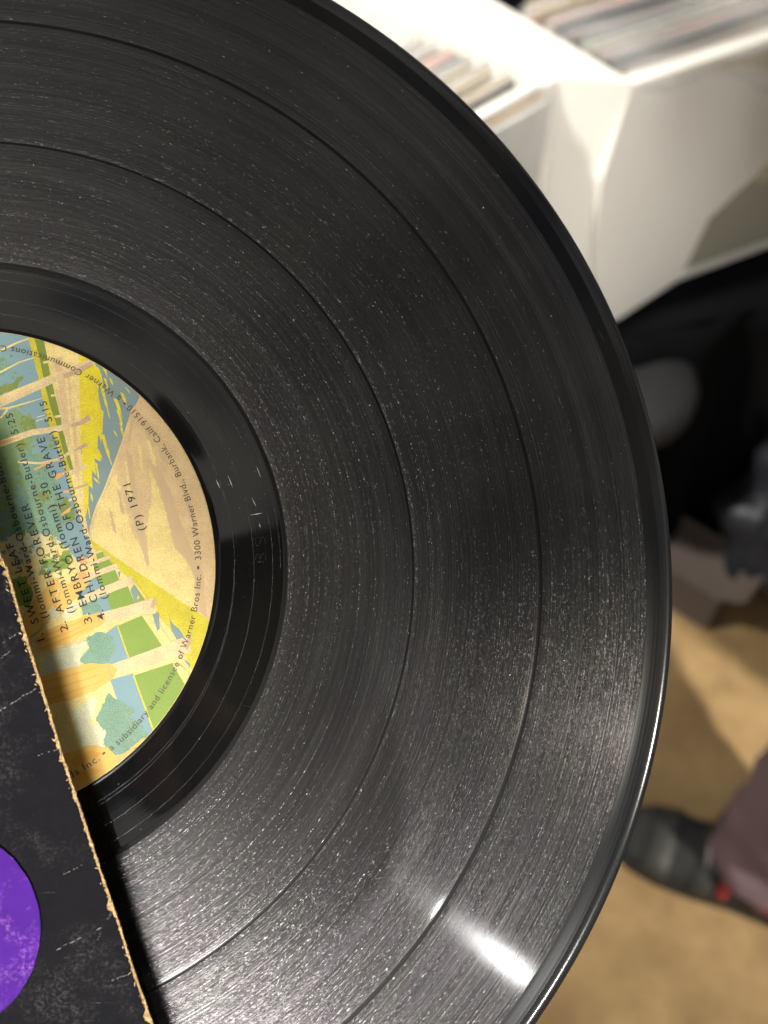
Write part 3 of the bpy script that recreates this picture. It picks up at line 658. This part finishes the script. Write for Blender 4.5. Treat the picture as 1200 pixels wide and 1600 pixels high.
P2 = [Ew - f2d * .34, Ew - f2d * .002]
def down(p, h): return p - Vector((0, 0, h))
root_children(wall('front_panel', [P2[0], P2[1], down(P2[1] + f2d * .06, .34), down(P2[0], .34)], -n2, .016, M_white, bin2), bin2)
root_children(wall('side_panel', [P2[0] - n2 * .018, P2[0] - n2 * .018 - f2d * .018, P2[0] - f2d * .018 - n2 * .5, P2[0] - n2 * .5], Vector((0, 0, -1)), .34, M_white, bin2), bin2)
root_children(wall('bottom_panel', [down(p, .325) for p in (P2[0] - n2 * .02, P2[1] - n2 * .02, P2[1] - n2 * .45, P2[0] - n2 * .45)], Vector((0, 0, -1)), .015, M_white, bin2), bin2)
bin3 = tag(empty('record_bin', loc=Vector((.55, 1.25, BOT))), 'white record bin set back at the right edge, its underside above the black cloth', 'record bin', 'white record bins')
A3 = A - nf * .05
b3p = [on_plane(x, y, A3, nf) for x, y in [(1085, 250), (1118, 344), (1176, 350), (1500, 300), (1500, 60), (1150, 60)]]
root_children(wall('front_panel', b3p, -nf, .018, M_white, bin3), bin3)
root_children(wall('side_panel', [b3p[3], b3p[4], b3p[4] - nf * .4, b3p[3] - nf * .4], f_, .018, M_white, bin3), bin3)

# records standing in the bins
cols = [('cream', (186, 172, 142)), ('brown', (120, 92, 70)), ('dark grey', (58, 58, 62)), ('orange', (200, 140, 90)), ('pale grey', (178, 176, 172)), ('black', (30, 30, 32)), ('rose', (190, 130, 116)),
        ('white', (196, 194, 186)), ('slate', (96, 104, 116)), ('olive', (128, 124, 88)), ('tan', (186, 158, 116)), ('ivory', (190, 180, 150))]
def bag_material():
    q = N('clear_plastic_bag'); q.p.inputs['Base Color'].default_value = (.9, .9, .88, 1); q.p.inputs['Roughness'].default_value = .12; q.p.inputs['Transmission Weight'].default_value = 0
    q.p.inputs['Alpha'].default_value = .22; q.bump(q.noise(q.obj(1.0), 40, 4, .7), .8, .004); return q.m
M_bag = bag_material(); cmats = {n: plain('sleeve_card_' + n.replace(' ', '_'), c, .5, .2, 50) for n, c in cols}
def box_bm(l, t, h, z0=0, lip=0):
    bm = bmesh.new(); v = []
    for z, tt in ((z0, t * .8), (z0 + h * .5, t), (z0 + h, t * .7 + lip)):
        v.append([bm.verts.new((x, y, z)) for x, y in ((-l / 2, -tt / 2), (l / 2, -tt / 2), (l / 2, tt / 2), (-l / 2, tt / 2))])
    bm.faces.new(v[0]); bm.faces.new(v[2])
    for a, b in ((0, 1), (1, 2)):
        for i in range(4): bm.faces.new((v[a][i], v[a][(i + 1) % 4], v[b][(i + 1) % 4], v[b][i]))
    return bm
def bag_bm(l, t, h):
    bm = bmesh.new(); s = []
    for k in range(9):
        x = -l / 2 + l * k / 8; w = t / 2 + .0008 * math.sin(k * 2.1); s.append([bm.verts.new((x, y, z)) for y, z in ((-w, 0), (-w, h), (-w * .3, h + .006 + .002 * math.sin(k * 1.7)), (w * .4, h + .001), (w, h), (w, 0))])
    for k in range(8):
        for j in range(5): bm.faces.new((s[k][j], s[k + 1][j], s[k + 1][j + 1], s[k][j + 1]))
    return bm
me_slab = bm_mesh('record_sleeve', box_bm(.313, .0052, .313, .002)); me_bag = bm_mesh('plastic_bag', bag_bm(.318, .0062, .316)); me_bag.materials.append(M_bag)
slabs = {}
for nme in cmats:
    mm = me_slab.copy(); mm.materials.append(cmats[nme]); slabs[nme] = mm
ordn = ['first', 'second', 'third', 'fourth', 'fifth', 'sixth', 'seventh', 'eighth', 'ninth', 'tenth', 'eleventh', 'twelfth', 'thirteenth', 'fourteenth', 'fifteenth', 'sixteenth', 'seventeenth', 'eighteenth', 'nineteenth', 'twentieth',
        'twenty-first', 'twenty-second', 'twenty-third', 'twenty-fourth', 'twenty-fifth', 'twenty-sixth', 'twenty-seventh', 'twenty-eighth', 'twenty-ninth', 'thirtieth']
def fill(start, along, back, n, where, seed, pitch=.0068):
    r_ = random.Random(seed); prev = None
    for i in range(n):
        nm = r_.choice([c for c, _ in cols if c != prev]); prev = nm
        o = bpy.data.objects.new('record_sleeve', slabs[nm]); COL.objects.link(o)
        p = start + back * (.014 + pitch * i) + along * (.168 + r_.uniform(-.004, .004))
        o.location = (p.x, p.y, BOT + .033 + r_.uniform(-.008, .004)); yaw = math.atan2(along.y, along.x) + r_.gauss(0, .012)
        o.rotation_euler = (math.radians(3 + r_.gauss(0, 1.2)), 0, yaw)
        tag(o, f'{nm} album in a clear bag, {ordn[i]} from the front of the {where} bin', 'record', f'albums filed in the {where} bin')
        b = bpy.data.objects.new('plastic_bag', me_bag); COL.objects.link(b); b.parent = o
fill(A + f_ * .012, f_, (Cw - A).normalized(), 30, 'right', 5)
fill(Ew - f2d * .342, f2d, (Dw - Ew).normalized(), 26, 'left', 9)

# ------------------------------------------------------------------ floor, cloth, props on the floor
def grid_sheet(name, x0, x1, y0, y1, z, nx, ny, m, kind=None):
    vs = [(x0 + (x1 - x0) * i / nx, y0 + (y1 - y0) * j / ny, z) for j in range(ny + 1) for i in range(nx + 1)]
    fs = [(j * (nx + 1) + i, j * (nx + 1) + i + 1, (j + 1) * (nx + 1) + i + 1, (j + 1) * (nx + 1) + i) for j in range(ny) for i in range(nx)]
    return link(name, mesh(name, vs, fs), None, m, kind)
q = N('tan_floor'); co = q.obj(1.0); n1 = q.noise(co, 9, 4, .65); n2_ = q.noise(co, 90, 3, .7)
c1 = q.mix(q.ramp(n1, [(.35, 0.0), (.65, 1.0)]), lin((112, 90, 56)), lin((144, 120, 80)))
q.l(q.mix(q.math('MULTIPLY', n2_, .35), c1, lin((116, 86, 44))), q.p.inputs['Base Color']); q.p.inputs['Roughness'].default_value = .75; q.bump(n2_, .4, .001)
grid_sheet('floor', -3, 4, -3, 5, 0, 8, 8, q.m, 'structure')
# black cloth skirt under the bins
M_cloth = plain('black_cloth', (9, 9, 10), 1.0, .4, 12); M_cloth.node_tree.nodes['Principled BSDF'].inputs['Specular IOR Level'].default_value = .1
s0 = on_height(880, 900, 0); sd = Vector((.93, .25, 0)).normalized(); vs = []; fs = []; nx = 160; nzs = 10
for j in range(nzs + 1):
    for i in range(nx + 1):
        t = i / nx; fold = .02 * math.sin(t * 46) + .012 * math.sin(t * 111 + 1); z = .50 * j / nzs; k = 1 - j / nzs * .6
        p = s0 + sd * (-.3 + 1.8 * t) + Vector((-sd.y, sd.x, 0)) * (fold * k + .05 * j / nzs); vs.append((p.x, p.y, z + .004))
for j in range(nzs):
    for i in range(nx): a = j * (nx + 1) + i; fs.append((a, a + 1, a + nx + 2, a + nx + 1))
cl = link('table_cloth', mesh('table_cloth', vs, fs, True), None, M_cloth)
sm = cl.modifiers.new('s', 'SOLIDIFY'); sm.thickness = .003
tag(cl, 'black cloth skirt hanging to the floor under the white record bins', 'tablecloth')
tab = tag(empty('display_table', loc=Vector((s0.x, s0.y, 0))), 'low black table carrying the white record bins', 'table')
root_children(link('table_top', bm_mesh('table_top', prism([s0 + sd * -.3 + Vector((0, .06, .47)), s0 + sd * 1.5 + Vector((0, .06, .47)), s0 + sd * 1.5 + Vector((-.2, .9, .47)), s0 + sd * -.3 + Vector((-.2, .9, .47))], Vector((0, 0, 1)), .026)), tab, M_cloth), tab)

def blob(name, cx, m, rx, ry, rz, rot=0, parent=None, sub=3, crease=None, amp=.06, seed=0, sq=1.0):
    bm = bmesh.new(); bmesh.ops.create_icosphere(bm, subdivisions=sub + 1, radius=1)
    for v in bm.verts:
        c = v.co.copy(); c = Vector([math.copysign(abs(a) ** sq, a) for a in c])
        w = 1 + amp * mn.noise(c * 2.1 + Vector((seed, 0, 0))) + amp * .5 * mn.noise(c * 5 + Vector((seed, 3, 0))); v.co = Vector((c.x * rx, c.y * ry, c.z * rz)) * w
    bmesh.ops.rotate(bm, verts=bm.verts, cent=(0, 0, 0), matrix=Matrix.Rotation(rot, 3, 'Z')); bmesh.ops.translate(bm, verts=bm.verts, vec=cx)
    return link(name, bm_mesh(name, bm, True), parent, m)
# rounded grey stool seat in front of the cloth
gp = on_height(978, 578, .46)
stool = tag(empty('stool', loc=Vector((gp.x, gp.y, 0))), 'round grey padded stool in front of the black cloth', 'stool')
M_greyp = plain('grey_vinyl_pad', (30, 29, 29), .6, .1, 30); M_leg = plain('dark_steel', (40, 38, 38), .4, .1, 20)
bm = bmesh.new(); prof = [(0, .452), (.04, .453), (.066, .450), (.078, .442), (.084, .430), (.083, .412), (.072, .402), (0, .400)]; rows = []
for i in range(48):
    a = 2 * math.pi * i / 48; rows.append([bm.verts.new((r * math.cos(a), r * math.sin(a), z)) for r, z in prof])
for i in range(48):
    for j in range(len(prof) - 1): bm.faces.new((rows[i][j], rows[i][j + 1], rows[(i + 1) % 48][j + 1], rows[(i + 1) % 48][j]))
bmesh.ops.remove_doubles(bm, verts=bm.verts, dist=1e-5)
bmesh.ops.scale(bm, vec=(1.18, 1.18, 1), verts=bm.verts)
link('seat', bm_mesh('seat', bm, True), stool, M_greyp)
def tube(pts, rads, seg=10):
    bm = bmesh.new(); prev = None
    for i, p in enumerate(pts):
        p = Vector(p); d = (Vector(pts[min(i + 1, len(pts) - 1)]) - Vector(pts[max(i - 1, 0)])).normalized(); a = d.orthogonal().normalized(); b = d.cross(a)
        if prev:
            a = (pa - d * pa.dot(d)).normalized(); b = d.cross(a)
        pa = a; row = [bm.verts.new(p + (a * math.cos(2 * math.pi * k / seg) + b * math.sin(2 * math.pi * k / seg)) * rads[i]) for k in range(seg)]
        if prev:
            for k in range(seg): bm.faces.new((prev[k], prev[(k + 1) % seg], row[(k + 1) % seg], row[k]))
        else: bm.faces.new(row)
        prev = row
    bm.faces.new(prev); return bm
for k in range(4):
    a = math.pi / 4 + k * math.pi / 2; ca, sa = math.cos(a), math.sin(a)
    link('leg', bm_mesh('leg', tube([(ca * .045, sa * .045, .402), (ca * .06, sa * .06, .2), (ca * .075, sa * .075, .0)], [.008, .008, .008]), True), stool, M_leg)
# taupe carton on the floor
cp = on_height(1085, 925, .0)
carton = tag(empty('carton', loc=Vector((cp.x, cp.y, 0))), 'taupe cardboard carton on the floor against the black cloth', 'carton')
M_taupe = plain('taupe_card', (84, 74, 68), .8, .1, 30); cr = Matrix.Rotation(math.radians(-38), 4, 'Z')
bm = bmesh.new(); bmesh.ops.create_cube(bm, size=1); bmesh.ops.scale(bm, vec=(.14, .10, .10), verts=bm.verts); bmesh.ops.translate(bm, vec=(-.02, 0, .05), verts=bm.verts)
top = [f for f in bm.faces if f.normal.z > .9]; bmesh.ops.inset_individual(bm, faces=top, thickness=.004)
bmesh.ops.translate(bm, vec=(0, 0, -.03), verts=top[0].verts); bm.transform(cr)
link('box_body', bm_mesh('box_body', bm), carton, M_taupe)
for sx in (-1, 1):
    pts = [Vector((-.02 + sx * .07, -.05, .1)), Vector((-.02 + sx * .07, .05, .1)), Vector((-.02 + sx * .105, .046, .125)), Vector((-.02 + sx * .105, -.046, .125))]
    link('flap', bm_mesh('flap', prism([cr @ p for p in pts], Vector((0, 0, 1)), .003)), carton, M_taupe)
# crumpled black bag at the right edge
bgp = on_height(1262, 800, .16)
bag = tag(blob('cloth_bag', Vector((0, 0, 0)), plain('black_nylon', (34, 36, 42), .5, .3, 14), .12, .10, .14, .3, amp=.35, seed=4), 'black nylon bag slumped at the foot of the cloth, at the right edge', 'bag'); bag.location = (bgp.x, bgp.y, .14)

# ------------------------------------------------------------------ the customer beside the bins
def skin_body(name, joints, edges, m, parent=None, levels=2, smooth=True, root=0):
    me = bpy.data.meshes.new(name); me.from_pydata([j[0] for j in joints], edges, []); o = link(name, me, parent, None)
    md = o.modifiers.new('skin', 'SKIN'); md.use_smooth_shade = True; ss = o.modifiers.new('sub', 'SUBSURF'); ss.levels = ss.render_levels = levels
    lay = me.skin_vertices[0].data
    for i, j in enumerate(joints):
        r = j[1]; lay[i].radius = (r, r) if not isinstance(r, tuple) else r; lay[i].use_root = (i == root)
    bpy.context.view_layer.update()
    me2 = bpy.data.meshes.new_from_object(o.evaluated_get(bpy.context.evaluated_depsgraph_get())); o.modifiers.clear(); o.data = me2
    me2.materials.clear(); me2.materials.append(m)
    for p in me2.polygons: p.use_smooth = True
    return o
ank = on_height(1178, 1330, .10)
px_, py_ = ank.x, ank.y
person = tag(empty('person', loc=Vector((px_, py_, 0))), 'person in mauve grey trousers and black trainers with red trim, at the right edge', 'person')
M_skin = plain('skin', (224, 168, 146), .5, .08, 40); M_trs = plain('mauve_trousers', (112, 92, 98), .95, .25, 22, .004); M_shirt = plain('charcoal_jumper', (60, 60, 66), .9, .1, 30)
J = [((.15, 0, .95), .14), ((.07, 0, .86), .09), ((.03, 0, .50), .062), ((.01, 0, .12), .045), ((.24, .02, .86), .09), ((.32, .06, .50), .066), ((.37, .10, .12), .042),
     ((.12, -.03, 1.2), .14), ((.12, -.02, 1.42), .13), ((.12, 0, 1.52), .055), ((.12, .02, 1.60), .08), ((.12, .03, 1.70), .085),
     ((-.05, -.02, 1.40), .055), ((-.08, .02, 1.15), .042), ((.0, .2, 1.05), .030), ((.29, -.02, 1.40), .055), ((.32, .02, 1.15), .042), ((.24, .2, 1.05), .030)]
Ed = [(0, 1), (1, 2), (2, 3), (0, 4), (4, 5), (5, 6), (0, 7), (7, 8), (8, 9), (9, 10), (10, 11), (8, 12), (12, 13), (13, 14), (8, 15), (15, 16), (16, 17)]
body = skin_body('body', J, Ed, M_shirt, person)
body.data.materials.append(M_skin)
for p in body.data.polygons:
    if p.center.z > 1.5: p.material_index = 1
for side, (hx, hy) in enumerate(((.0, .2), (.24, .2))):
    s = -1 if side else 1
    hj = [((hx, hy, 1.05), .026), ((hx, hy + .05, 1.035), (.036, .016))]; he = [(0, 1)]
    for k in range(4):
        b = len(hj); o_ = (k - 1.5) * .018; ln = (.07, .08, .075, .06)[k]
        hj += [((hx + o_, hy + .09, 1.03), .009), ((hx + o_ * 1.1, hy + .09 + ln * .55, 1.018), .008), ((hx + o_ * 1.1, hy + .09 + ln * .9, .995), .007)]; he += [(1, b), (b, b + 1), (b + 1, b + 2)]
    b = len(hj); hj += [((hx + s * .04, hy + .06, 1.02), .011), ((hx + s * .05, hy + .095, 1.005), .009)]; he += [(1, b), (b, b + 1)]
    skin_body('hand', hj, he, M_skin, person, 1)
hair = blob('hair', Vector((.12, .015, 1.73)), plain('dark_hair', (40, 30, 24), .8, .3, 60), .095, .105, .085, parent=person, amp=.1)
# trouser legs over the body, with folds
def trouser(x0, y0, x1, y1):
    rows = []; bm = bmesh.new(); K = 40
    for j in range(30):
        t = j / 29; z = .045 + (.90 - .045) * t; cx = x0 + (x1 - x0) * t; cy = y0 + (y1 - y0) * t; r = .070 + .03 * t
        row = []
        for i in range(K):
            a = 2 * math.pi * i / K; w = 1 + (.16 * (1 - t) ** 2 + .03) * mn.noise(Vector((math.cos(a) * 1.3, math.sin(a) * 1.3, z * 16 + math.sin(a + .6) * 1.2))) * 1.6
            row.append(bm.verts.new((cx + r * w * math.cos(a), cy + r * w * 1.08 * math.sin(a), z)))
        rows.append(row)
    for j in range(29):
        for i in range(K): bm.faces.new((rows[j][i], rows[j][(i + 1) % K], rows[j + 1][(i + 1) % K], rows[j + 1][i]))
    o = link('trouser_leg', bm_mesh('trouser_leg', bm, True), person, M_trs); sd_ = o.modifiers.new('s', 'SOLIDIFY'); sd_.thickness = .004; return o
trouser(.025, .01, .065, 0); trouser(.37, .10, .235, .02)
M_shoe = plain('black_mesh_trainer', (20, 20, 20), .8, .5, 45, .002); M_shoeg = plain('grey_overlay', (40, 40, 38), .6, .3, 60); M_sole = plain('dark_sole', (14, 14, 14), .7, .2, 30); M_red = plain('red_trim', (128, 26, 36), .5, .1, 40); M_lace = plain('grey_lace', (150, 148, 142), .8, .1, 80)
def trainer(cx, cy, ang_):
    rt = empty('trainer'); rt.parent = person; rt.location = (cx, cy, 0); rt.rotation_euler = (0, 0, ang_)
    prof = [(-.09, .036, .075), (-.07, .042, .10), (-.03, .042, .105), (.02, .042, .085), (.07, .048, .065), (.12, .050, .052), (.16, .044, .042), (.19, .028, .032), (.20, .010, .025)]
    def loft(pf, z0, grow=0, top=True):
        bm = bmesh.new(); rows = []
        for x, w, h in pf:
            w += grow; row = []
            for k in range(17):
                a = math.pi * k / 16; row.append(bm.verts.new((x, w * math.copysign(abs(math.cos(a)) ** .75, math.cos(a)), z0 + (h - z0) * abs(math.sin(a)) ** .7)))
            rows.append(row)
        for j in range(len(rows) - 1):
            for k in range(16): bm.faces.new((rows[j][k], rows[j][k + 1], rows[j + 1][k + 1], rows[j + 1][k]))
            bm.faces.new((rows[j][0], rows[j + 1][0], rows[j + 1][16], rows[j][16]))
        bm.faces.new(rows[0]); bm.faces.new(rows[-1][::-1]); return bm
    link('upper', bm_mesh('upper', loft(prof, .02), True), rt, M_shoe)
    sole = [(x * 1.03, w, .026 + (.012 if x < -.02 else 0)) for x, w, h in prof]; link('sole', bm_mesh('sole', loft(sole, .0, .004)), rt, M_sole)
    band_ = lambda x0, x1, up, g: loft([(x0 + (x1 - x0) * t / 3, .0455 + g, up) for t in range(4)], .022)
    link('overlay', bm_mesh('overlay', loft([(.055, .0485, .0735), (.07, .0505, .0675), (.085, .051, .0635)], .022), True), rt, M_shoeg)
    link('overlay', bm_mesh('overlay', loft([(.115, .0525, .0555), (.13, .051, .0515), (.155, .047, .0455)], .022), True), rt, M_shoeg)
    link('red_stripe', bm_mesh('red_stripe', loft([(-.02, .0445, .1025), (-.012, .0445, .100), (-.004, .0445, .0975)], .03), True), rt, M_red)
    link('red_stripe', bm_mesh('red_stripe', loft([(.036, .0465, .0825), (.043, .047, .0805), (.05, .0478, .078)], .03), True), rt, M_red)
    for k in range(4):
        x = .012 + .02 * k; link('lace', bm_mesh('lace', tube([(x, -.022, .088 - k * .006), (x + .004, 0, .097 - k * .007), (x, .022, .088 - k * .006)], [.003] * 3, 6), True), rt, M_lace)
    return rt
trainer(.02, -.02, math.radians(158)); trainer(.38, .07, math.radians(150))

# ------------------------------------------------------------------ phone and hand above the record, seen mirrored in the run-out area
PH = Matrix.Translation(EYE) @ R.to_4x4()          # x right, y up, -z towards the record
phone = tag(empty('phone', PH @ Matrix.Translation((-.024, -.029, .0045))), 'dark phone held above the record, mirrored in its run-out area', 'phone')
def rbox(w, h, t, r, seg=8):
    pts = []
    for cx, cy, a0 in ((w / 2 - r, h / 2 - r, 0), (-w / 2 + r, h / 2 - r, 90), (-w / 2 + r, -h / 2 + r, 180), (w / 2 - r, -h / 2 + r, 270)):
        for k in range(seg + 1): a = math.radians(a0 + 90 * k / seg); pts.append(Vector((cx + r * math.cos(a), cy + r * math.sin(a), 0)))
    return prism(pts, Vector((0, 0, 1)), t)
M_ph = plain('dark_phone_glass', (20, 21, 24), .25, .05, 20); M_lens = plain('lens_glass', (6, 6, 8), .08, .05, 20)
link('phone_body', bm_mesh('phone_body', rbox(.072, .147, .008, .011)), phone, M_ph)
for x, y in ((.002, .052), (.002, .032)):
    bm = rbox(.014, .014, .0012, .0069, 6); bmesh.ops.translate(bm, vec=(x - .002, y, -.0013), verts=bm.verts); link('camera_lens', bm_mesh('camera_lens', bm), phone, M_lens)
hand = tag(empty('hand', PH @ Matrix.Translation((0, -.002, 0))), "photographer's hand gripping the phone, fingertips mirrored in the record", 'hand')
hj = [((.060, -.135, .03), .028), ((.048, -.090, .020), (.036, .020)), ((.042, -.055, .012), (.024, .014))]; he = [(0, 1), (1, 2)]
for (bx, by, tx, ty, parent_i) in ((.040, -.030, -.034, -.032, 2), (.042, -.055, -.057, -.058, 2), (.044, -.080, -.030, -.086, 1), (.044, -.102, -.010, -.110, 1)):
    b = len(hj)
    hj += [((bx, by, .008), .0095), ((bx * .4 + tx * .6 + .022, by * .5 + ty * .5, -.006), .009), ((tx + .016, ty, -.008), .0085), ((tx, ty, -.004), .0078)]
    he += [(parent_i, b), (b, b + 1), (b + 1, b + 2), (b + 2, b + 3)]
b = len(hj); hj += [((.030, -.120, .022), .013), ((.006, -.100, .020), .011), ((-.016, -.084, .019), .010)]; he += [(1, b), (b, b + 1), (b + 1, b + 2)]
skin_body('palm_and_fingers', hj, he, M_skin, hand, 2, root=1)

# unseen dark blocks added overhead to mirror in the grooves as soft fans
M_block = plain('dark_added_block', (26, 28, 34), .9, .1, 6)
def dark_block(phi, lt, r0, r1, w, label):
    a = math.radians(phi); er = DX * math.cos(a) + DY * math.sin(a); et = -DX * math.sin(a) + DY * math.cos(a); D = 2.3
    c0 = DC + DN * D + et * lt * D + er * r0 * D; c1 = DC + DN * D + et * lt * D + er * r1 * D
    bm = bmesh.new(); rows = []
    for p in (c0, c0.lerp(c1, .34), c0.lerp(c1, .67), c1):
        rows.append([bm.verts.new(p + et * w / 2 * math.copysign(abs(math.cos(t)) ** .5, math.cos(t)) + DN * .14 * math.copysign(abs(math.sin(t)) ** .5, math.sin(t))) for t in [2 * math.pi * k / 16 + .1 for k in range(16)]])
    for i in range(3):
        for k in range(16): bm.faces.new((rows[i][k], rows[i][(k + 1) % 16], rows[i + 1][(k + 1) % 16], rows[i + 1][k]))
    bm.faces.new(rows[0][::-1]); bm.faces.new(rows[-1])
    tag(link('added_overhead_block', bm_mesh('added_overhead_block', bm), None, M_block), label, 'ceiling duct', 'dark blocks added overhead')
dark_block(37, .215, .15, 1.1, .24, 'unseen dark block added overhead to mirror as the fan at the upper right of the record')
dark_block(13, .12, .13, .9, .20, 'unseen dark block added overhead to mirror as the faint fan at the right of the record')
